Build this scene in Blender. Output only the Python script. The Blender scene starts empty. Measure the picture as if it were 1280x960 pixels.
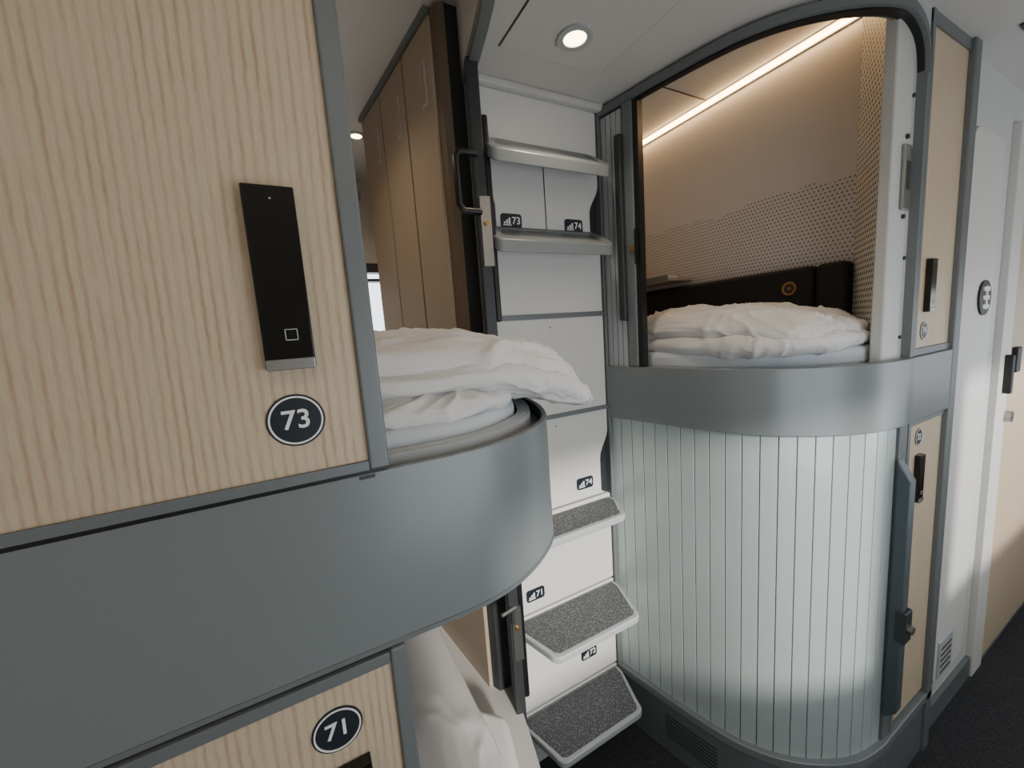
import bpy, bmesh, math, random
from mathutils import Vector, Matrix, noise
random.seed(3)
H=1.575
D=bpy.data
scene=bpy.context.scene
# ------------------------------------------------------------------ materials
def lin(c):
    return tuple(((x/255)/12.92 if x/255<=0.04045 else ((x/255+0.055)/1.055)**2.4) for x in c)+(1,)
def N(nt,t,**k):
    n=nt.nodes.new(t)
    for a,b in k.items():
        if a in n.inputs: n.inputs[a].default_value=b
        else: setattr(n,a,b)
    return n
def mathf(nt):
    def M(op,a,bv=None,c=None):
        n=N(nt,'ShaderNodeMath',operation=op)
        for i,v in enumerate((a,bv,c)):
            if v is None: continue
            if isinstance(v,(int,float)): n.inputs[i].default_value=v
            else: nt.links.new(v,n.inputs[i])
        return n.outputs[0]
    return M
def mat(name,rgb,rough=.5,metal=0,bump=0,bscale=200,var=0,coat=0,emit=None,estr=0):
    m=D.materials.new(name); m.use_nodes=True; nt=m.node_tree; b=nt.nodes['Principled BSDF']
    b.inputs['Base Color'].default_value=lin(rgb); b.inputs['Roughness'].default_value=rough; b.inputs['Metallic'].default_value=metal
    if coat: b.inputs['Coat Weight'].default_value=coat
    if emit: b.inputs['Emission Color'].default_value=lin(emit); b.inputs['Emission Strength'].default_value=estr
    tc=N(nt,'ShaderNodeTexCoord')
    nz=N(nt,'ShaderNodeTexNoise'); nz.inputs['Scale'].default_value=bscale; nz.inputs['Detail'].default_value=3
    nt.links.new(tc.outputs['Object'],nz.inputs['Vector'])
    if bump:
        bp=N(nt,'ShaderNodeBump'); bp.inputs['Strength'].default_value=bump; bp.inputs['Distance'].default_value=.002
        nt.links.new(nz.outputs['Fac'],bp.inputs['Height']); nt.links.new(bp.outputs['Normal'],b.inputs['Normal'])
    mx=N(nt,'ShaderNodeMixRGB'); mx.inputs['Color1'].default_value=lin(rgb)
    v=var if var else .03
    mx.inputs['Color2'].default_value=tuple(x*(1-v) for x in lin(rgb)[:3])+(1,)
    nt.links.new(nz.outputs['Fac'],mx.inputs['Fac']); nt.links.new(mx.outputs['Color'],b.inputs['Base Color'])
    return m
def wood(name,c1,c2,period=.0088):
    m=D.materials.new(name); m.use_nodes=True; nt=m.node_tree; b=nt.nodes['Principled BSDF']; L=nt.links.new; M=mathf(nt)
    tc=N(nt,'ShaderNodeTexCoord'); sp=N(nt,'ShaderNodeSeparateXYZ'); L(tc.outputs['Object'],sp.inputs[0])
    def nz(sx,sz,det,rough=.5,off=0):
        mp=N(nt,'ShaderNodeMapping'); mp.inputs['Scale'].default_value=(sx,sx,sz); mp.inputs['Location'].default_value=(off,off,off); L(tc.outputs['Object'],mp.inputs['Vector'])
        n=N(nt,'ShaderNodeTexNoise'); n.inputs['Scale'].default_value=1; n.inputs['Detail'].default_value=det; n.inputs['Roughness'].default_value=rough
        L(mp.outputs['Vector'],n.inputs['Vector']); return M('SUBTRACT',n.outputs['Fac'],.5)
    u=M('ADD',sp.outputs[0],M('MULTIPLY',nz(4,.9,1),.06))
    u=M('ADD',u,M('MULTIPLY',nz(60,75,3,.6,3),.0034))
    ph=M('MULTIPLY',u,2*math.pi/period)
    ln=M('ADD',M('MULTIPLY',M('SINE',ph),.5),.5)
    ln=M('POWER',ln,2.4)
    msk=M('ADD',M('MULTIPLY',nz(60,9,3,.6,7),2.2),.56)
    pore=M('ADD',M('MULTIPLY',nz(620,34,3,.7,11),2.6),.30)
    a=M('MULTIPLY',ln,msk); a=M('ADD',M('MULTIPLY',a,.78),M('MULTIPLY',pore,.34))
    cl=N(nt,'ShaderNodeClamp'); L(a,cl.inputs[0])
    mx=N(nt,'ShaderNodeMixRGB'); mx.inputs['Color1'].default_value=lin(c1); mx.inputs['Color2'].default_value=lin(c2)
    L(cl.outputs[0],mx.inputs['Fac']); L(mx.outputs['Color'],b.inputs['Base Color'])
    b.inputs['Roughness'].default_value=.42
    bp=N(nt,'ShaderNodeBump'); bp.inputs['Strength'].default_value=.12; bp.inputs['Distance'].default_value=.001; L(cl.outputs[0],bp.inputs['Height']); L(bp.outputs['Normal'],b.inputs['Normal'])
    return m
def dotted(name,base,dot,ax1,ax2,pitch,rad,zlim=None,amp=.05,rough=.5):
    m=D.materials.new(name); m.use_nodes=True; nt=m.node_tree; b=nt.nodes['Principled BSDF']; L=nt.links.new; M=mathf(nt)
    tc=N(nt,'ShaderNodeTexCoord'); sp=N(nt,'ShaderNodeSeparateXYZ'); L(tc.outputs['Object'],sp.inputs[0])
    u=M('DIVIDE',sp.outputs[ax1],pitch); v=M('DIVIDE',sp.outputs[ax2],pitch)
    row=M('FLOOR',v); sh=M('MULTIPLY',M('MODULO',row,2.0),.5); u=M('ADD',u,sh)
    fu=M('SUBTRACT',M('FRACT',u),.5); fv=M('SUBTRACT',M('FRACT',v),.5)
    d=M('SQRT',M('ADD',M('MULTIPLY',fu,fu),M('MULTIPLY',fv,fv)))
    f=M('LESS_THAN',d,rad)
    if zlim is not None:
        nz=N(nt,'ShaderNodeTexNoise'); nz.noise_dimensions='1D'; nz.inputs['Scale'].default_value=5; nz.inputs['Detail'].default_value=4
        L(sp.outputs[ax1],nz.inputs['W'])
        lim=M('ADD',M('MULTIPLY',M('SUBTRACT',nz.outputs['Fac'],.5),amp*4),zlim)
        f=M('MULTIPLY',f,M('LESS_THAN',sp.outputs[2],lim))
    mx=N(nt,'ShaderNodeMixRGB'); mx.inputs['Color1'].default_value=lin(base); mx.inputs['Color2'].default_value=lin(dot)
    L(f,mx.inputs['Fac']); L(mx.outputs['Color'],b.inputs['Base Color']); b.inputs['Roughness'].default_value=rough
    return m
def speckle(name,base,dot,scale,th,rough=.8,bump=0):
    m=D.materials.new(name); m.use_nodes=True; nt=m.node_tree; b=nt.nodes['Principled BSDF']; L=nt.links.new
    tc=N(nt,'ShaderNodeTexCoord'); vo=N(nt,'ShaderNodeTexVoronoi'); vo.inputs['Scale'].default_value=scale; L(tc.outputs['Object'],vo.inputs['Vector'])
    lt=N(nt,'ShaderNodeMath',operation='LESS_THAN'); lt.inputs[1].default_value=th; L(vo.outputs['Distance'],lt.inputs[0])
    mx=N(nt,'ShaderNodeMixRGB'); mx.inputs['Color1'].default_value=lin(base); mx.inputs['Color2'].default_value=lin(dot)
    L(lt.outputs[0],mx.inputs['Fac']); L(mx.outputs['Color'],b.inputs['Base Color']); b.inputs['Roughness'].default_value=rough
    if bump:
        bp=N(nt,'ShaderNodeBump'); bp.inputs['Strength'].default_value=bump; bp.inputs['Distance'].default_value=.004; L(vo.outputs['Distance'],bp.inputs['Height']); L(bp.outputs['Normal'],b.inputs['Normal'])
    return m
M_WOOD=wood('ash_laminate',(204,188,162),(168,138,108))
M_WOODR=wood('ash_laminate_far',(204,188,162),(182,158,130),.012)
M_WARD=mat('beige_laminate',(166,151,131),.5)
M_TRIM=mat('grey_trim',(114,120,122),.42,.2)
M_FASC=mat('grey_fascia',(124,130,132),.30,.12,var=.02)
M_DARK=mat('dark_frame',(54,58,60),.45,.2)
M_BLACK=mat('black_plastic',(20,20,22),.4)
M_GLASSB=mat('black_glass',(7,7,8),.16)
M_WHITE=mat('white_panel',(218,217,213),.4)
M_CEIL=mat('ceiling_white',(202,200,196),.55)
M_LGREY=mat('light_grey_plastic',(176,180,182),.4)
M_JAMB=mat('jamb_white',(198,200,198),.45)
M_MGREY=mat('step_grey',(134,140,142),.38,.2)
M_RIM=mat('step_rim',(190,194,196),.35,.1)
M_TAMB=mat('tambour_satin',(182,194,193),.27,.15)
M_TAMB2=mat('tambour_groove',(112,122,122),.5,.1)
M_TREAD=speckle('tread_rubber',(88,92,94),(190,193,193),220,.24,.85)
M_CARPET=speckle('carpet_dark',(44,46,50),(92,94,100),330,.3,.95,.8)
M_STEEL=mat('brushed_steel',(170,170,168),.3,.9)
M_BRASS=mat('brass',(190,150,90),.35,.9)
M_NAVY=mat('badge_navy',(30,38,48),.35)
M_PRINT=mat('print_white',(238,238,236),.5)
M_LINEN=mat('white_linen',(220,218,216),.9,bump=.15,bscale=900)
M_SHEET=mat('sheet_pale_blue',(204,211,218),.85,bump=.15,bscale=900)
M_SEAT=mat('black_upholstery',(26,25,27),.8,bump=.3,bscale=700)
M_PODW=mat('pod_wall_white',(204,201,196),.55)
M_MOUNT=dotted('mountain_print',(220,216,212),(144,138,132),1,2,.0135,.25,H+.43,.025)
M_PERF=dotted('perforated_panel',(206,205,202),(40,40,42),0,2,.017,.27)
M_CORR=dotted('corridor_dots',(206,208,208),(170,175,178),0,2,.016,.25,H-.15,.12)
M_LED=mat('led_strip',(255,225,180),.5,emit=(255,206,148),estr=18)
M_LAMP=mat('lamp_lens',(255,240,215),.5,emit=(255,226,180),estr=12)
M_FILL=mat('aisle_fill_glow',(255,250,240),.5,emit=(255,234,210),estr=3.2)  # glow for the added fill strip over the aisle
# ------------------------------------------------------------------ helpers
def empty(name):
    e=D.objects.new(name,None); scene.collection.objects.link(e); return e
def mk(name,vs,fs,m,par=None,smooth=False,bevel=0,seg=2,auto=False):
    me=D.meshes.new(name); me.from_pydata([(v[0],v[1],v[2]+H) for v in vs],[],fs)
    bm=bmesh.new(); bm.from_mesh(me); bmesh.ops.recalc_face_normals(bm,faces=bm.faces); bm.to_mesh(me); bm.free()
    o=D.objects.new(name,me); scene.collection.objects.link(o); me.materials.append(m)
    if smooth: me.polygons.foreach_set('use_smooth',[True]*len(me.polygons))
    if auto:
        me.polygons.foreach_set('use_smooth',[True]*len(me.polygons)); me.set_sharp_from_angle(angle=math.radians(32))
    if bevel:
        b=o.modifiers.new('b','BEVEL'); b.width=bevel; b.segments=seg; b.limit_method='ANGLE'; b.angle_limit=math.radians(35)
        me.polygons.foreach_set('use_smooth',[True]*len(me.polygons)); me.set_sharp_from_angle(angle=math.radians(80)); b.harden_normals=True
    if par: o.parent=par
    return o
def box(name,x0,x1,y0,y1,z0,z1,m,par=None,bevel=0,seg=2):
    vs=[(x,y,z) for x in(x0,x1) for y in(y0,y1) for z in(z0,z1)]
    fs=[(0,1,3,2),(4,6,7,5),(0,4,5,1),(2,3,7,6),(0,2,6,4),(1,5,7,3)]
    return mk(name,vs,fs,m,par,bevel=bevel,seg=seg)
def prism(name,poly,z0,z1,m,par=None,bevel=0,seg=2,auto=False):
    n=len(poly); vs=[(p[0],p[1],z0) for p in poly]+[(p[0],p[1],z1) for p in poly]
    fs=[tuple(range(n)),tuple(range(n,2*n))]+[(i,(i+1)%n,n+(i+1)%n,n+i) for i in range(n)]
    return mk(name,vs,fs,m,par,bevel=bevel,seg=seg,auto=auto)
def prismY(name,poly,y0,y1,m,par=None,bevel=0,seg=2,auto=False):
    n=len(poly); vs=[(p[0],y0,p[1]) for p in poly]+[(p[0],y1,p[1]) for p in poly]
    fs=[tuple(range(n)),tuple(range(n,2*n))]+[(i,(i+1)%n,n+(i+1)%n,n+i) for i in range(n)]
    return mk(name,vs,fs,m,par,bevel=bevel,seg=seg,auto=auto)
def disc(name,c,r,dep,axis,m,par=None,n=48,r2=None):
    vs=[];r2=r if r2 is None else r2
    for k,(rr,t) in enumerate(((r,0),(r2,dep))):
        for i in range(n):
            a=2*math.pi*i/n; p=[rr*math.cos(a),rr*math.sin(a)]
            if axis=='Y': vs.append((c[0]+p[0],c[1]+t,c[2]+p[1]))
            elif axis=='X': vs.append((c[0]+t,c[1]+p[0],c[2]+p[1]))
            else: vs.append((c[0]+p[0],c[1]+p[1],c[2]+t))
    fs=[tuple(range(n)),tuple(range(n,2*n))]+[(i,(i+1)%n,n+(i+1)%n,n+i) for i in range(n)]
    return mk(name,vs,fs,m,par,auto=True)
def ring(name,c,ro,ri,dep,axis,m,par=None,n=56):
    vs=[]
    for rr,t in((ro,0),(ri,0),(ri,dep),(ro,dep)):
        for i in range(n):
            a=2*math.pi*i/n; p=(rr*math.cos(a),rr*math.sin(a))
            if axis=='Y': vs.append((c[0]+p[0],c[1]+t,c[2]+p[1]))
            elif axis=='X': vs.append((c[0]+t,c[1]+p[0],c[2]+p[1]))
            else: vs.append((c[0]+p[0],c[1]+p[1],c[2]+t))
    fs=[]
    for k in range(4):
        for i in range(n):
            j=(i+1)%n; k2=(k+1)%4
            fs.append((k*n+i,k*n+j,k2*n+j,k2*n+i))
    return mk(name,vs,fs,m,par,auto=True)
def rrect(x0,x1,z0,z1,r,n=6):
    pts=[]
    for cx,cz,a0 in((x1-r,z1-r,0),(x0+r,z1-r,90),(x0+r,z0+r,180),(x1-r,z0+r,270)):
        for i in range(n+1):
            a=math.radians(a0+90*i/n); pts.append((cx+r*math.cos(a),cz+r*math.sin(a)))
    return pts
def text(name,s,x,y,z,size,m,par=None,rot=(math.pi/2,0,0)):
    cu=D.curves.new(name,'FONT'); cu.body=s; cu.size=size; cu.align_x='CENTER'; cu.align_y='CENTER'; cu.extrude=.0004; cu.offset=size*.012
    o=D.objects.new(name,cu); scene.collection.objects.link(o); o.location=(x,y,z+H); o.rotation_euler=rot; cu.materials.append(m)
    if par: o.parent=par
    return o
def tube(name,pts,r,m,par=None,cyc=False):
    cu=D.curves.new(name,'CURVE'); cu.dimensions='3D'; cu.bevel_depth=r; cu.bevel_resolution=4; cu.use_fill_caps=True
    sp=cu.splines.new('POLY'); sp.points.add(len(pts)-1)
    for i,p in enumerate(pts): sp.points[i].co=(p[0],p[1],p[2]+H,1)
    sp.use_cyclic_u=cyc
    o=D.objects.new(name,cu); scene.collection.objects.link(o); cu.materials.append(m)
    if par:o.parent=par
    return o
class Path:
    def __init__(s,pts,sgn):
        out=[]
        P=[pts[0]]+list(pts)+[pts[-1]]
        for i in range(1,len(P)-2):
            p0,p1,p2,p3=[Vector(q) for q in P[i-1:i+3]]
            for k in range(10):
                t=k/10
                out.append(.5*((2*p1)+(-p0+p2)*t+(2*p0-5*p1+4*p2-p3)*t*t+(-p0+3*p1-3*p2+p3)*t**3))
        out.append(Vector(pts[-1])); s.p=out; s.sgn=sgn; s.c=[0]
        for a,b in zip(out,out[1:]): s.c.append(s.c[-1]+(b-a).length)
        s.L=s.c[-1]
    def pos(s,t):
        t=max(0,min(s.L,t)); 
        for i in range(len(s.c)-1):
            if t<=s.c[i+1]:
                f=(t-s.c[i])/max(1e-9,s.c[i+1]-s.c[i]); return s.p[i].lerp(s.p[i+1],f)
        return s.p[-1]
    def at(s,t,d=0):
        a=s.pos(t-.006); b=s.pos(t+.006); tg=(b-a).normalized(); n=Vector((-tg.y,tg.x))*s.sgn
        q=s.pos(t)+n*d; return (q.x,q.y)
    def sx(s,x):
        best=min(range(len(s.p)),key=lambda i:abs(s.p[i].x-x)+ (0 if s.p[i].y<.6 else 5)); return s.c[best]
def strip(name,path,s0,s1,za,zb,d0,d1,m,par=None,n=None,bevel=0):
    n=n or max(2,int(abs(s1-s0)/.012)); vs=[]; fs=[]
    for i in range(n+1):
        s=s0+(s1-s0)*i/n; a=za(s) if callable(za) else za; b=zb(s) if callable(zb) else zb
        p=path.at(s,d0); q=path.at(s,d1)
        vs+=[(p[0],p[1],a),(q[0],q[1],a),(q[0],q[1],b),(p[0],p[1],b)]
    for i in range(n):
        for k in range(4):
            k2=(k+1)%4; fs.append((4*i+k,4*i+k2,4*i+4+k2,4*i+4+k))
    fs+=[(0,1,2,3),(4*n,4*n+1,4*n+2,4*n+3)]
    return mk(name,vs,fs,m,par,auto=(bevel==0),bevel=bevel)
RP=Path([(.965,1.10),(1.01,.885),(1.05,.73),(1.09,.64),(1.15,.565),(1.23,.505),(1.32,.465),(1.42,.45),(1.47,.45),(1.52,.45),(1.65,.45),(1.80,.45)],1)
LP=Path([(.50,1.10),(.455,.885),(.415,.73),(.395,.655),(.365,.585),(.335,.538),(.2955,.503),(.25,.475),(.205,.458),(.15,.45),(.06,.45),(-.3,.45),(-1.3,.45)],-1)
# ------------------------------------------------------------------ room shell
FL=-1.575; CE=.72; PC=.89
prism('floor',[(-3,-.5),(7,-.5),(7,2.5),(-3,2.5)],FL-.05,FL,M_CARPET)
poly=[(-3,-.47),(7,-.47),(7,.47),(1.80,.47)]+[RP.at(s,.012) for s in [RP.sx(1.8)*(1-i/40) for i in range(41)]]+[LP.at(LP.sx(-1.3)*i/60,.012) for i in range(61)]+[(-3,.46)]
prism('ceiling',poly,CE,CE+.03,M_CEIL)
prism('ceiling.001',[(-1.3,.44),(1.86,.44),(1.86,2.46),(-1.3,2.46)],PC,PC+.04,M_CEIL)
wy0,wy1=-.52,-.45
zb,zt=.80-H,1.68-H
wins=[(.17,1.36),(1.95,3.2),(3.9,5.2)]
wo=empty('wall_aisle')
box('lower',-3,7,wy0,wy1,FL,zb,M_WHITE,wo); box('upper',-3,7,wy0,wy1,zt,CE+.03,M_WHITE,wo)
xs=[-3]+[v for w in wins for v in w]+[7]
for i in range(0,len(xs),2): box('pier_%d'%i,xs[i],xs[i+1],wy0,wy1,zb,zt,M_WHITE,wo)
for i,(a,b) in enumerate(wins):
    w=empty('window_%d'%(i+1))
    box('frame_top',a,b,wy0+.01,wy1+.012,zt-.02,zt,M_TRIM,w); box('frame_bottom',a,b,wy0+.01,wy1+.012,zb,zb+.02,M_TRIM,w)
    box('frame_l',a,a+.02,wy0+.01,wy1+.012,zb,zt,M_TRIM,w); box('frame_r',b-.02,b,wy0+.01,wy1+.012,zb,zt,M_TRIM,w)
box('wall_end_near',-3.05,-3,-.5,2.5,FL,PC,M_WHITE); box('wall_end_far',7,7.05,-.5,2.5,FL,PC,M_WHITE)
wy=empty('wall_outer')
wx0,wx1,wz0,wz1=.05,.455,-.05,.44
box('a',-1.3,wx0,2.4,2.46,FL,PC,M_PODW,wy); box('b',wx1,7,2.4,2.46,FL,PC,M_PODW,wy)
box('c',wx0,wx1,2.4,2.46,FL,wz0,M_PODW,wy); box('d',wx0,wx1,2.4,2.46,wz1,PC,M_PODW,wy)
w=empty('window_4')
for nm,a in {'t':(wx0,wx1,wz1-.05,wz1),'b':(wx0,wx1,wz0,wz0+.02),'l':(wx0,wx0+.015,wz0,wz1),'r':(wx1-.012,wx1,wz0,wz1),'rail':(wx0,wx1,wz1-.10,wz1-.085)}.items():
    box('frame_'+nm,a[0],a[1],2.385,2.45,a[2],a[3],M_DARK,w)
cw=empty('wall_corridor')
box('panel',1.80,7,.47,.50,FL,CE,M_CORR,cw)
box('skirting',1.80,7,.455,.47,FL,FL+.09,M_TRIM,cw)
prismY('service_panel_gap',rrect(1.897,2.203,-1.423,.533,.053),.466,.472,M_MGREY,cw)
prismY('service_panel',rrect(1.90,2.20,-1.42,.53,.05),.462,.472,M_WHITE,cw,bevel=.002)
box('vent_plate',1.93,2.06,.456,.464,-1.40,-1.25,M_LGREY,cw,bevel=.003)
for i in range(5): box('vent_slot_%d'%i,1.945,2.045,.4545,.457,-1.38+i*.024,-1.375+i*.024,M_DARK,cw)
dd=empty('door_1')
box('leaf',2.42,3.1,.452,.472,-1.55,.56,M_WOODR,dd,bevel=.004)
box('jamb_a',2.30,2.42,.448,.472,-1.575,.60,M_WHITE,dd,bevel=.004); box('jamb_b',3.1,3.16,.448,.472,-1.575,.60,M_TRIM,dd)
box('handle',2.345,2.365,.425,.45,-.37,-.22,M_BLACK,dd,bevel=.006); box('plate',2.45,2.50,.435,.453,-.30,-.20,M_BLACK,dd,bevel=.005)
disc('lock',(2.42,.43,-.47),.022,.022,'Y',M_STEEL,dd)
for x in(3.6,4.6,5.6):
    b_=empty('locker_door'); box('leaf',x,x+.75,.452,.472,-1.5,.55,M_WOODR,b_,bevel=.004); box('pull',x+.05,x+.09,.43,.453,-.2,-.05,M_BLACK,b_,bevel=.005)
sg=empty('round_pictogram_sign')
disc('plate',(2.10,.456,.0),.06,.006,'Y',M_BLACK,sg)
for i,zz in enumerate((-.03,0,.03)): box('bar_%d'%i,2.07,2.13,.453,.457,zz-.007,zz+.007,M_PRINT,sg)
box('stem',2.092,2.108,.4525,.4565,-.04,.04,M_PRINT,sg)
v=empty('ceiling_vent')
for i in range(10):
    for k in range(2): box('slot_%d_%d'%(i,k),1.75+i*.035,1.765+i*.035,.12+k*.13,.22+k*.13,CE-.003,CE+.001,M_DARK,v)
box('trim_1',1.80,7,.36,.372,CE-.006,CE+.001,M_DARK)
box('trim_2',1.80,7,-.30,-.288,CE-.006,CE+.001,M_DARK)
# ------------------------------------------------------------------ devices
def lock_device(x,z,s=1.0,y=.45):
    e=empty('electronic_lock')
    w=.0215*s; h=.085*s; y1=y-.014
    poly=[(x-w*1.04,z-h),(x+w*.97,z-h),(x+w,z+h),(x-w,z+h)]
    prismY('body',poly,y1,y,M_GLASSB,e,bevel=.0015)
    poly=[(x-w*1.0,z-h-.0005),(x+w*.94,z-h-.0005),(x+w*.95,z-h+.010),(x-w*1.01,z-h+.010)]
    prismY('silver_foot',poly,y1-.002,y-.002,M_STEEL,e,bevel=.001)
    q=.0055
    for nm,a in {'t':(-q,q,q-.0008,q),'b':(-q,q,-q,-q+.0008),'l':(-q,-q+.0008,-q,q),'r':(q-.0008,q,-q,q)}.items():
        box('icon_'+nm,x+.003+a[0],x+.003+a[1],y1-.0006,y1+.001,z-.052*s+a[2],z-.052*s+a[3],M_LGREY,e)
    disc('led',(x+.001,y1-.0005,z+.073*s),.0009,.001,'Y',M_LGREY,e,n=12)
    return e
def badge(num,x,z,r=.0265,y=.45):
    e=empty('number_badge')
    disc('disc',(x,y-.0015,z),r,.0015,'Y',M_NAVY,e)
    ring('outline',(x,y-.0022,z),r*.93,r*.865,.001,'Y',M_PRINT,e)
    text('digits',num,x,y-.002,z,r*1.02,M_PRINT,e)
    return e
# ------------------------------------------------------------------ LEFT POD
pod=empty('sleeping_pod')
strip('fascia',LP,0,LP.L,-.352,-.145,0,.008,M_FASC,pod,n=150)
strip('fascia_lip',LP,0,LP.L,-.358,-.352,-.001,.03,M_TRIM,pod,n=150)
strip('inner_liner',LP,.10,LP.sx(.05),-.17,-.137,.028,.036,M_LGREY,pod)
strip('inner_liner_roll',LP,.10,LP.sx(.05),-.142,-.136,.036,.050,M_LGREY,pod)
strip('base',LP,0,LP.L,FL,-1.344,0,.02,M_TRIM,pod,n=120)
strip('lower_sill',LP,0,LP.L,-1.344,-1.335,-.004,.02,M_DARK,pod,n=120)
strip('header_frame',LP,0,LP.sx(.07),.688,.722,-.006,.02,M_TRIM,pod)
strip('header_top',LP,0,LP.sx(.05),.70,.885,.015,.02,M_PODW,pod)
def inpoly(path,d,smax,k=30): return [path.at(smax*i/k,d) for i in range(k+1)]
deck=inpoly(LP,.01,LP.sx(-.18))
prism('deck',deck+[(-.2,2.4),(.45,2.4),(.45,1.76),(.50,1.12)],-.34,-.165,M_TRIM,pod)
prism('lower_deck',deck+[(-.2,2.4),(.45,2.4),(.45,1.76),(.50,1.12)],-1.36,-1.20,M_PODW,pod)
box('locker_side_wall',-.23,-.2,.47,2.4,FL,PC,M_WARD,pod)
wall=[(.415,1.13),(.322,1.76),(.46,1.76),(.46,2.40),(.485,2.40),(.485,1.80),(.49,1.13)]
prism('inner_wall',wall,FL,PC,M_WARD,pod)
def onw(t,d=0):
    a=Vector((.415,1.13)); b=Vector((.322,1.76)); n=Vector((-1,-.15)).normalized(); q=a.lerp(b,t)+n*d; return (q.x,q.y)
for i,(t0,t1) in enumerate(((.0,.30),(.315,.64),(.655,.985))):
    prism('wardrobe_leaf_%d'%i,[onw(t0,0),onw(t0,.012),onw(t1,.012),onw(t1,0)],-.10,.868,M_WARD,pod,bevel=.002)
    tm=t0+.06
    prism('wardrobe_pull_%d'%i,[onw(tm,.010),onw(tm,.0145),onw(tm+.05,.0145),onw(tm+.05,.010)],.66,.78,M_LGREY,pod,bevel=.002)
    prism('wardrobe_pull_in_%d'%i,[onw(tm+.010,.012),onw(tm+.010,.0155),onw(tm+.040,.0155),onw(tm+.040,.012)],.667,.773,M_WARD,pod)
prism('wardrobe_top',[onw(0,0),onw(0,.02),onw(1,.02),onw(1,0)],.872,.889,M_TRIM,pod)
ring('speaker_ring',(.33,2.385,.80),.05,.044,.012,'Y',M_LGREY,pod)
disc('speaker_cone',(.33,2.39,.80),.044,.008,'Y',dotted('speaker_dots',(170,162,150),(60,55,50),0,2,.012,.3),pod)
prism('rear_jamb',[(.50,1.10),(.44,1.10),(.425,1.135),(.50,1.14)],FL,PC,M_DARK,pod,bevel=.003)
prism('rear_jamb_wood',[(.437,1.085),(.418,1.10),(.402,1.165),(.42,1.165)],-.14,.88,mat('dark_wood_edge',(104,88,72),.5),pod)
for nm,z0,z1 in(('upper',-.14,.70),('lower',-1.335,-.36)):
    rd=empty('roller_door')
    strip('leading_stile',LP,.088,.112,z0,z1,-.002,.03,M_DARK,rd,bevel=.004)
    strip('stile_grip',LP,.066,.088,z0,z1,.002,.024,M_TRIM,rd)
    strip('slats',LP,.0,.066,z0,z1,.004,.016,M_LGREY,rd)
    for k in range(3): strip('slat_joint_%d'%k,LP,.01+k*.02,.013+k*.02,z0,z1,.002,.006,M_DARK,rd,n=2)
    zc=.27 if nm=='upper' else -.92
    strip('grip_bar',LP,.078,.104,zc-.24,zc+.30,-.020,-.002,M_BLACK,rd,n=4,bevel=.006)
    strip('lock_plate',LP,.106,.116,zc-.09,zc+.09,-.006,.022,M_STEEL,rd,n=2)
    disc('lock_bolt',(LP.at(.115,.01)[0],LP.at(.115,.01)[1]-.008,zc+.02),.006,.01,'Y',M_BRASS,rd,n=20)
h=empty('door_pull_handle')
hx,hy=LP.at(.115,.02)
tube('bow',[(hx,hy,.465),(hx-.05,hy+.0,.465),(hx-.06,hy,.45),(hx-.06,hy,.335),(hx-.05,hy,.32),(hx,hy,.32)],.009,M_BLACK,h)
h=empty('door_latch_lever'); hx,hy=LP.at(.115,.01)
tube('lever',[(hx,hy,-.83),(hx-.05,hy-.01,-.83)],.006,M_STEEL,h); tube('stem',[(hx-.01,hy,-.83),(hx-.01,hy,-.88)],.006,M_DARK,h)
lk=empty('locker_front')
box('wood',-1.3,.047,.450,.47,-.129,.715,M_WOOD,lk)
box('trim_right',.047,.068,.444,.475,-.140,.72,M_TRIM,lk,bevel=.003)
box('trim_bottom',-1.3,.047,.446,.47,-.140,-.129,M_TRIM,lk,bevel=.001)
box('shadow_gap',-1.3,.066,.4505,.47,-.1455,-.139,M_BLACK,lk)
box('catch',.035,.052,.4495,.452,-.150,-.146,M_DARK,lk)
lk=empty('locker_front')
box('wood',-1.3,.044,.450,.47,-1.32,-.376,M_WOOD,lk)
box('trim_right',.044,.062,.444,.475,-1.33,-.359,M_TRIM,lk,bevel=.003)
box('trim_top',-1.3,.044,.446,.47,-.376,-.362,M_TRIM,lk,bevel=.001)
lock_device(-.0125,.0645); badge('73',-.0165,-.073)
lock_device(-.0125,-.562); badge('71',-.0205,-.430)
# ------------------------------------------------------------------ RIGHT POD
pr=empty('sleeping_pod')
strip('band',RP,0,RP.L,-.335,-.148,-.012,.02,M_FASC,pr,n=110,bevel=.003)
strip('base',RP,0,RP.L,FL,-1.37,-.006,.02,M_TRIM,pr,n=110)
strip('base_lip',RP,0,RP.L,-1.375,-1.344,-.014,.02,M_FASC,pr,n=110,bevel=.004)
for i in range(7):
    strip('base_vent_%d'%i,RP,.20,.38,-1.51+i*.014,-1.506+i*.014,-.0075,-.004,M_DARK,pr,n=6)
sj=RP.sx(1.460)
R=.12
def zo(s):
    t=s-(sj-R)
    if t<=0: return .688
    t=min(t,R); return .688-(R-math.sqrt(max(0,R*R-t*t)))
strip('header_frame',RP,0,sj,zo,lambda s:zo(s)+.022,-.010,.03,M_TRIM,pr,n=140)
strip('header_seal',RP,0,sj,lambda s:zo(s)-.005,zo,.0,.02,M_BLACK,pr,n=140)
strip('header_fill',RP,sj-R,RP.sx(1.475),lambda s:zo(s)+.02 if s<sj else .55,.72,-.002,.02,M_LGREY,pr,n=60)
strip('header_top',RP,0,RP.sx(1.8),.70,.885,.012,.02,M_PODW,pr)
strip('front_jamb',RP,RP.sx(1.36),RP.sx(1.47),-.165,.70,.014,.045,M_JAMB,pr,bevel=.006)
strip('front_jamb_rim',RP,sj-.002,sj+.016,-.148,.60,-.006,.03,M_TRIM,pr,n=3)
ls=empty('strike_plate')
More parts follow.
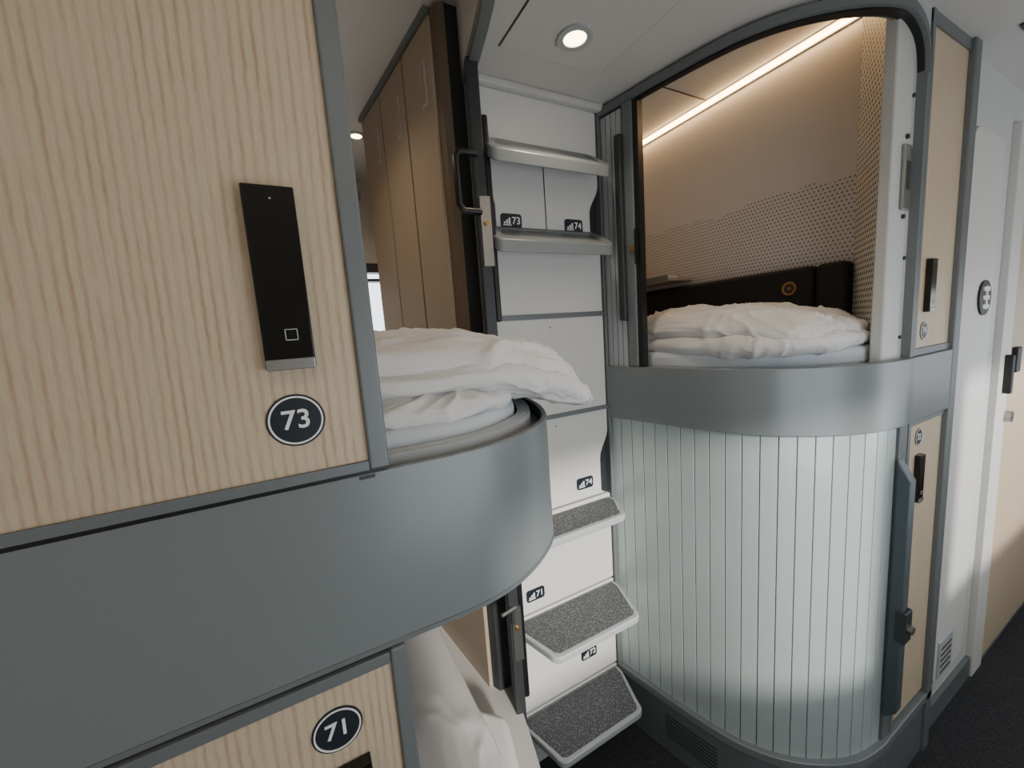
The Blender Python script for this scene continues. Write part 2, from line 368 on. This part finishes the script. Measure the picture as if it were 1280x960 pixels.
box('plate',1.400,1.446,.457,.465,.24,.40,M_STEEL,ls,bevel=.003); box('slot',1.412,1.434,.4555,.460,.29,.36,M_DARK,ls,bevel=.002)
for z in(.225,.42): disc('screw_%d'%int(z*100),(1.42,.459,z),.006,.006,'Y',M_DARK,ls,n=16)
for z in(-.09,.12,.52): disc('screw_b%d'%int(z*100+50),(1.44,.459,z),.005,.007,'Y',M_DARK,ls,n=16)
box('inner_wall_dots',1.62,1.65,.56,2.4,-.17,PC,M_MOUNT,pr)
box('outer_side',1.65,1.80,.47,2.4,FL,PC,M_PODW,pr)
prism('front_inner_wall',[(1.62,.615),(1.39,.478),(1.39,.492),(1.61,.64)],-.17,PC,M_PERF,pr)
deck=inpoly(RP,.01,RP.sx(1.62))
prism('deck',deck+[(1.65,2.4),(1.10,2.4),(1.05,1.2),(.97,1.12)],-.33,-.165,M_LGREY,pr)
prism('inner_side_wall',[(.965,1.10),(1.05,1.12),(1.13,2.4),(1.10,2.4),(1.02,1.15),(.965,1.14)],FL,PC,M_PODW,pr)
led=empty('led_light_strip')
box('diffuser',1.597,1.612,.60,2.35,PC-.016,PC-.002,M_LED,led); box('profile',1.590,1.62,.60,2.36,PC-.003,PC,M_LGREY,led); box('profile_side',1.612,1.62,.60,2.36,PC-.02,PC-.003,M_LGREY,led)
v=empty('pod_ceiling_vent')
box('plate',1.26,1.30,1.20,1.38,PC-.005,PC,M_LGREY,v,bevel=.002)
for i in range(3): box('slot_%d'%i,1.267+i*.01,1.271+i*.01,1.22,1.36,PC-.007,PC-.004,M_DARK,v)
box('ceiling_seam',1.30,1.59,1.15,1.154,PC-.003,PC,M_DARK,pr)
cs=empty('padded_backrest')
box('cushion_a',1.555,1.618,.73,2.3,-.10,.152,M_SEAT,cs,bevel=.018,seg=4); box('cushion_b',1.555,1.618,.635,.725,-.10,.152,M_SEAT,cs,bevel=.018,seg=4)
gr=empty('power_socket'); ring('ring',(1.549,.80,.082),.024,.017,.01,'X',M_BRASS,gr); disc('core',(1.551,.80,.082),.017,.006,'X',M_DARK,gr); disc('pin',(1.5495,.80,.082),.006,.006,'X',M_BRASS,gr,n=20)
sh=empty('bedside_shelf')
box('top',1.46,1.62,1.25,1.55,.175,.19,M_WARD,sh,bevel=.003); box('lip',1.455,1.462,1.25,1.55,.17,.20,M_TRIM,sh)
box('booklet',1.49,1.58,1.30,1.42,.19,.205,M_WHITE,sh,bevel=.002)
rd=empty('roller_door')
strip('backing',RP,.0,.13,-.148,.69,.012,.018,M_TAMB2,rd)
for k in range(4): strip('slat_%d'%k,RP,.006+k*.021,.024+k*.021,-.148,.69,.002,.014,M_LGREY,rd,n=2)
strip('leading_stile',RP,.092,.128,-.148,.69,-.004,.024,M_TRIM,rd,n=4,bevel=.004)
strip('edge_seal',RP,.128,.146,-.148,.69,.002,.03,M_BLACK,rd,n=3)
strip('grip_bar',RP,.072,.098,.01,.60,-.024,-.002,M_DARK,rd,n=4,bevel=.009)
strip('lock_plate',RP,.128,.138,.19,.30,-.006,.006,M_BLACK,rd,n=2)
disc('lock_knob',(RP.at(.125,-.012)[0],RP.at(.125,-.012)[1],.24),.008,.010,'Y',M_BRASS,rd,n=20)
rd=empty('roller_door'); sE=RP.sx(1.435); n=20
strip('backing',RP,0,sE,-1.35,-.33,.010,.018,M_TAMB2,rd)
w_=sE/n
for k in range(n):
    strip('slat_%02d'%k,RP,k*w_+.0010,(k+1)*w_-.0010,-1.348,-.332,.004,.012,M_TAMB,rd,n=3,bevel=.0014)
hp=[(-1.255,0),(-1.215,-.032),(-.49,-.032),(-.43,0)]
vs=[]
for x in(1.425,1.462):
    for z,dy in hp: vs.append((x,.447+dy,z))
fs=[(0,1,2,3),(4,5,6,7)]+[(i,(i+1)%4,4+(i+1)%4,4+i) for i in range(4)]
mk('grip_bar',vs,fs,mat('blue_grey_grip',(84,94,100),.4,.3),rd,bevel=.005,seg=3)
box('leading_stile',1.435,1.485,.446,.475,-1.345,-.335,M_TRIM,rd,bevel=.003)
box('lock_body',1.42,1.466,.405,.43,-.98,-.88,M_DARK,rd,bevel=.005); disc('lock_knob',(1.443,.395,-.935),.012,.014,'Y',M_STEEL,rd,n=24)
lk=empty('locker_front')
box('wood',1.494,1.752,.450,.472,-.128,.69,M_WOODR,lk,bevel=.002)
box('trim_l',1.478,1.494,.444,.472,-.145,.72,M_TRIM,lk); box('trim_b',1.478,1.77,.446,.472,-.147,-.128,M_TRIM,lk); box('trim_t',1.478,1.77,.446,.472,.69,.72,M_TRIM,lk)
lk=empty('locker_front')
box('wood',1.50,1.752,.450,.472,-1.33,-.352,M_WOODR,lk,bevel=.002)
box('trim_l',1.483,1.50,.444,.472,-1.345,-.336,M_TRIM,lk); box('trim_t',1.483,1.77,.446,.472,-.352,-.336,M_TRIM,lk)
box('trim_3',1.752,1.80,.436,.475,FL,.72,M_TRIM,None,bevel=.004)
lock_device(1.565,.045,.85); badge('74',1.56,-.08,.026)
lock_device(1.575,-.52,.85); badge('72',1.575,-.395,.026)
# ------------------------------------------------------------------ LADDER
ld=empty('bunk_ladder')
box('back_plate',.50,.965,1.118,1.15,FL,CE,M_DARK,ld)
box('rail_l',.50,.512,1.092,1.12,FL,CE,M_TRIM,ld,bevel=.002); box('rail_r',.954,.965,1.092,1.12,FL,CE,M_TRIM,ld,bevel=.002)
X0,X1=.514,.952
def panel(nm,z0,z1,notch=False,x0=X0,x1=X1):
    if not notch: return box(nm,x0,x1,1.100,1.120,z0,z1,M_WHITE,ld,bevel=.004,seg=3)
    h_=z1-z0; pts=[(x0,z1),(x1,z1)]
    for i in range(9):
        t=i/8; k=.5-.5*math.cos(math.pi*t); pts.append((x1-.04*k,z1-h_*(.24+.35*t)))
    pts+=[(x1-.04,z0+.03*h_),(x1-.02,z0),(x0+.02,z0),(x0+.04,z0+.03*h_)]
    for i in range(9):
        t=1-i/8; k=.5-.5*math.cos(math.pi*t); pts.append((x0+.04*k,z1-h_*(.24+.35*t)))
    return prismY(nm,pts,1.100,1.120,M_WHITE,ld,bevel=.003)
panel('panel_1',.545,.705); panel('panel_2',.262,.54,True); panel('panel_3',.048,.255); panel('panel_4',-.29,.038)
panel('panel_5',-.62,-.30,True); panel('panel_6',-.97,-.628); panel('panel_7',-1.34,-.978); panel('panel_8',FL+.01,-1.35)
box('split_seam',.731,.734,1.0985,1.101,.27,.54,M_DARK,ld)
box('seam_cap_1',X0,X1,1.094,1.102,.034,.050,M_TRIM,ld); box('seam_cap_2',X0,X1,1.094,1.102,-.302,-.288,M_TRIM,ld)
for nm,z in(('a',.555),('b',.30),('c',.005),('d',-.33)):
    disc('screw_'+nm,(.725,1.0985,z),.003,.002,'Y',M_MGREY,ld,n=12)
def quadmap(u,w,fr,zb_,zf):
    xb0,xb1,xf0,xf1,yf=fr
    l=xb0+(xf0-xb0)*w; r=xb1+(xf1-xb1)*w
    return (l+(r-l)*(u+1)/2, 1.1+(yf-1.1)*w, zb_+(zf-zb_)*w)
def grabstep(nm,zb_,zf,fr):
    def rr(u0,u1,w0,w1,ru,rw):
        pts=[]
        for cu_,cw_,a0 in((u1-ru,w1-rw,0),(u0+ru,w1-rw,90),(u0+ru,w0+rw,180),(u1-ru,w0+rw,270)):
            for i in range(7):
                a=math.radians(a0+15*i); pts.append((cu_+ru*math.cos(a),cw_+rw*math.sin(a)))
        return pts
    O=rr(-1,1,-.05,1,.16,.35); I=rr(-.86,.86,.08,.74,.10,.2); n=len(O); vs=[]
    for P_,dz in((O,0),(I,0),(I,-.030),(O,-.036)):
        for u,w in P_:
            x,y,z=quadmap(u,w,fr,zb_,zf); vs.append((x,y,z+dz))
    fs=[]
    for k in range(4):
        k2=(k+1)%4
        for i in range(n):
            j=(i+1)%n; fs.append((k*n+i,k*n+j,k2*n+j,k2*n+i))
    mk(nm,vs,fs,M_MGREY,ld,bevel=.005,seg=3)
    vs=[]
    for dz in(-.006,-.012):
        for u,w in I:
            x,y,z=quadmap(u*1.02,w,fr,zb_,zf); vs.append((x,y,z+dz))
    mk(nm+'_plate',vs,[tuple(range(n)),tuple(range(n,2*n))]+[(i,(i+1)%n,n+(i+1)%n,n+i) for i in range(n)],M_TRIM,ld)
grabstep('grab_step_1',.568,.478,(.54,.935,.470,.905,.965)); grabstep('grab_step_2',.318,.248,(.54,.935,.470,.905,.965))
def step(nm,z,yf):
    def outline(ins,r):
        xb0,xb1,xf0,xf1=.507+ins,.948-ins,.545+ins,.905-ins; y1=yf+ins; yb=1.098-ins*.6
        pts=[(xb0,yb)]
        pts.append((xb0+.0,yb-.03))
        for i in range(7):
            a=math.radians(180+15*i); pts.append((xf0+r+r*math.cos(a)+0,y1+r+r*math.sin(a)))
        for i in range(7):
            a=math.radians(270+15*i); pts.append((xf1-r+r*math.cos(a),y1+r+r*math.sin(a)))
        pts.append((xb1,yb-.03)); pts.append((xb1,yb))
        return pts
    prism(nm+'_tray',outline(0,.032),z-.024,z,M_RIM,ld,bevel=.005,seg=3)
    prism(nm+'_tread',outline(.014,.024),z-.002,z+.0025,M_TREAD,ld)
    box(nm+'_bracket',.60,.85,1.02,1.10,z-.05,z-.02,M_LGREY,ld,bevel=.006)
step('step_3',-.64,.955); step('step_4',-.985,.905); step('step_5',-1.354,.905)
def tag(t,x,z):
    e=empty('bunk_number_tag')
    prismY('plate',rrect(x-.036,x+.036,z-.021,z+.021,.009),1.0965,1.0998,M_NAVY,e)
    text('digits',t,x+.016,1.0958,z,.03,M_PRINT,e)
    for i in range(3): box('bar_%d'%i,x-.027+i*.0085,x-.021+i*.0085,1.0955,1.0968,z-.009,z-.009+.006*(i+1),M_PRINT,e)
    box('base',x-.029,x-.001,1.0955,1.0968,z-.014,z-.011,M_PRINT,e)
tag('73',.605,.335); tag('74',.84,.333); tag('74',.835,-.56); tag('71',.60,-.905); tag('72',.815,-1.235); tag('71',.60,-1.47)
cp=empty('ceiling_access_panel')
box('gap',.527,.853,.577,.963,CE-.0015,CE+.001,M_DARK,cp)
box('panel',.53,.85,.58,.96,CE-.004,CE+.002,M_CEIL,cp,bevel=.001)
box('cornice',.49,.97,1.075,1.10,CE-.02,CE+.001,M_CEIL,cp,bevel=.006)
def downlight(x,y,z,r=.03,power=6,col=(1,.85,.65)):
    e=empty('ceiling_downlight')
    ring('bezel',(x,y,z-.006),r*1.3,r*.85,.008,'Z',M_LGREY,e); disc('lens',(x,y,z-.003),r*.86,.003,'Z',M_LAMP,e,n=32)
    l=D.lights.new('downlight_lamp','SPOT'); l.energy=power; l.color=col; l.spot_size=math.radians(130); l.spot_blend=.8; l.shadow_soft_size=r*.8
    o=D.objects.new('lamp',l); scene.collection.objects.link(o); o.location=(x,y,z-.012+H); o.parent=e
downlight(.69,.86,CE-.004,.034,6); downlight(.31,1.90,PC,.028,6.0,(1,.82,.62)); downlight(.0,1.3,PC,.028,8,(1,.82,.62))
downlight(.80,.36,CE,.034,5)  # out-of-view aisle downlight, added as warm fill
e=empty('smoke_detector'); disc('body',(.78,.50,CE-.014),.04,.014,'Z',M_LGREY,e)
e=empty('aisle_fill_strip')  # unseen glowing strip, added to brighten the left wood panel
box('lens',-1.6,1.6,-.36,-.22,CE-.012,CE-.002,M_FILL,e); box('frame_a',-1.62,1.62,-.37,-.36,CE-.016,CE,M_TRIM,e); box('frame_b',-1.62,1.62,-.22,-.21,CE-.016,CE,M_TRIM,e)
# ------------------------------------------------------------------ bedding
def soft(name,c,a,m,e1=.6,e2=.5,amp=.01,seed=0,fn=None,nu=300,nv=130,par=None,st=(1,1),f0=1.0):
    vs=[];fs=[]
    def sg(v,e): return math.copysign(abs(v)**e,v)
    S=Vector((seed*3.1,seed*1.7,seed*.9))
    for j in range(nv+1):
        ph=-math.pi/2+math.pi*j/nv
        for i in range(nu):
            th=2*math.pi*i/nu
            x=a[0]*sg(math.cos(ph),e1)*sg(math.cos(th),e2); y=a[1]*sg(math.cos(ph),e1)*sg(math.sin(th),e2); z=a[2]*sg(math.sin(ph),e1*1.2)
            nrm=Vector((x/a[0]**2,y/a[1]**2,z/a[2]**2)); 
            nrm=nrm.normalized() if nrm.length>1e-6 else Vector((0,0,1))
            p=Vector((x*st[0],y*st[1],z*.8))
            wv=noise.noise_vector(p*6+S)*.09+noise.noise_vector(p*14+S)*.03
            r=0
            for k,(fq,am) in enumerate(((9,1),(19,.75),(38,.35))):
                vv=abs(noise.noise((p+wv)*fq*f0+S+Vector((k*9,0,0)))); r+=am*(math.exp(-vv*7)-.3)
            r+=1.2*noise.noise(p*5+S+Vector((0,5,3)))
            v=Vector((x,y,z))+nrm*r*amp
            if fn: v=fn(v)
            vs.append((c[0]+v.x,c[1]+v.y,c[2]+v.z))
    for j in range(nv):
        for i in range(nu):
            k=(i+1)%nu; fs.append((j*nu+i,j*nu+k,(j+1)*nu+k,(j+1)*nu+i))
    return mk(name,vs,fs,m,par,smooth=True)
ml=inpoly(LP,.055,LP.sx(-.1))[4:]
prism('mattress',[(.36,1.16),(.41,1.05)]+ml+[(-.19,.51),(-.19,2.36),(.30,2.36),(.30,1.72)],-.165,-.115,M_SHEET,None,bevel=.018,seg=4)
def drU(v):
    z=v.z
    if v.x>.03: z-= .85*(v.x-.03)**2
    return Vector((v.x,v.y,z+.007*math.sin(v.y*11)))
dv=empty('duvet')
soft('fold_upper',(.155,.79,-.034),(.350,.240,.046),M_LINEN,.65,.6,.0105,2,drU,par=dv,st=(.36,1.5))
soft('fold_middle',(.16,.775,-.060),(.352,.245,.035),M_LINEN,.6,.6,.0085,5,drU,par=dv,st=(.36,1.5))
soft('pillow',(.055,.70,-.103),(.262,.19,.036),M_LINEN,.7,.6,.010,7,st=(.7,1.3))
ml2=inpoly(LP,.075,LP.sx(-.1))[5:]
prism('mattress',[(.30,1.16),(.335,1.0)]+ml2+[(-.19,.53),(-.19,2.36),(.27,2.36),(.28,1.72)],-1.20,-1.11,M_LINEN,None,bevel=.025,seg=4)
soft('duvet',(.055,1.23,-1.09),(.262,.70,.035),M_LINEN,.4,.3,.006,11,st=(1,.45),f0=.5)
mr=inpoly(RP,.055,RP.sx(1.5))[4:]
prism('mattress',[(1.12,1.16),(1.07,1.05)]+mr+[(1.54,.53),(1.54,2.3),(1.17,2.3)],-.165,-.105,M_SHEET,None,bevel=.02,seg=4)
def drR(v): return Vector((v.x,v.y,v.z+.008*math.sin(v.y*8+1)-(.25*max(0,-v.y-.15)**2 if v.y<-.15 else 0)))
dv=empty('duvet')
soft('fold_upper',(1.305,.89,-.042),(.235,.365,.062),M_LINEN,.7,.5,.012,21,drR,par=dv,st=(1.1,.6))
soft('fold_lower',(1.29,.89,-.085),(.225,.38,.045),M_LINEN,.65,.5,.009,25,par=dv,st=(1,.7))
# ------------------------------------------------------------------ light
w=D.worlds.new('World'); scene.world=w; w.use_nodes=True; nt=w.node_tree
bg=nt.nodes['Background']; bg.inputs['Color'].default_value=(.88,.94,1,1); bg.inputs['Strength'].default_value=3.1
s=D.lights.new('sun','SUN'); s.energy=4.2; s.angle=math.radians(6.0); s.color=(1,.95,.88)
so=D.objects.new('sun',s); scene.collection.objects.link(so)
el=math.radians(20); d=Vector((.03,1,0)).normalized()*math.cos(el)+Vector((0,0,-math.sin(el)))
so.rotation_euler=d.to_track_quat('-Z','Y').to_euler(); so.location=(0,-3,3)
# ------------------------------------------------------------------ camera
cam=D.cameras.new('camera'); co=D.objects.new('camera',cam); scene.collection.objects.link(co); scene.camera=co
cam.sensor_width=36; cam.lens=490/1280*36; cam.clip_start=.02
r=Vector((.88187,-.46607,-.07124)); u=Vector((.12411,.08376,.98871)); f=Vector((.45486,.88075,-.13172))
m=Matrix(((r.x,u.x,-f.x,0),(r.y,u.y,-f.y,0),(r.z,u.z,-f.z,H),(0,0,0,1)))
co.matrix_world=m
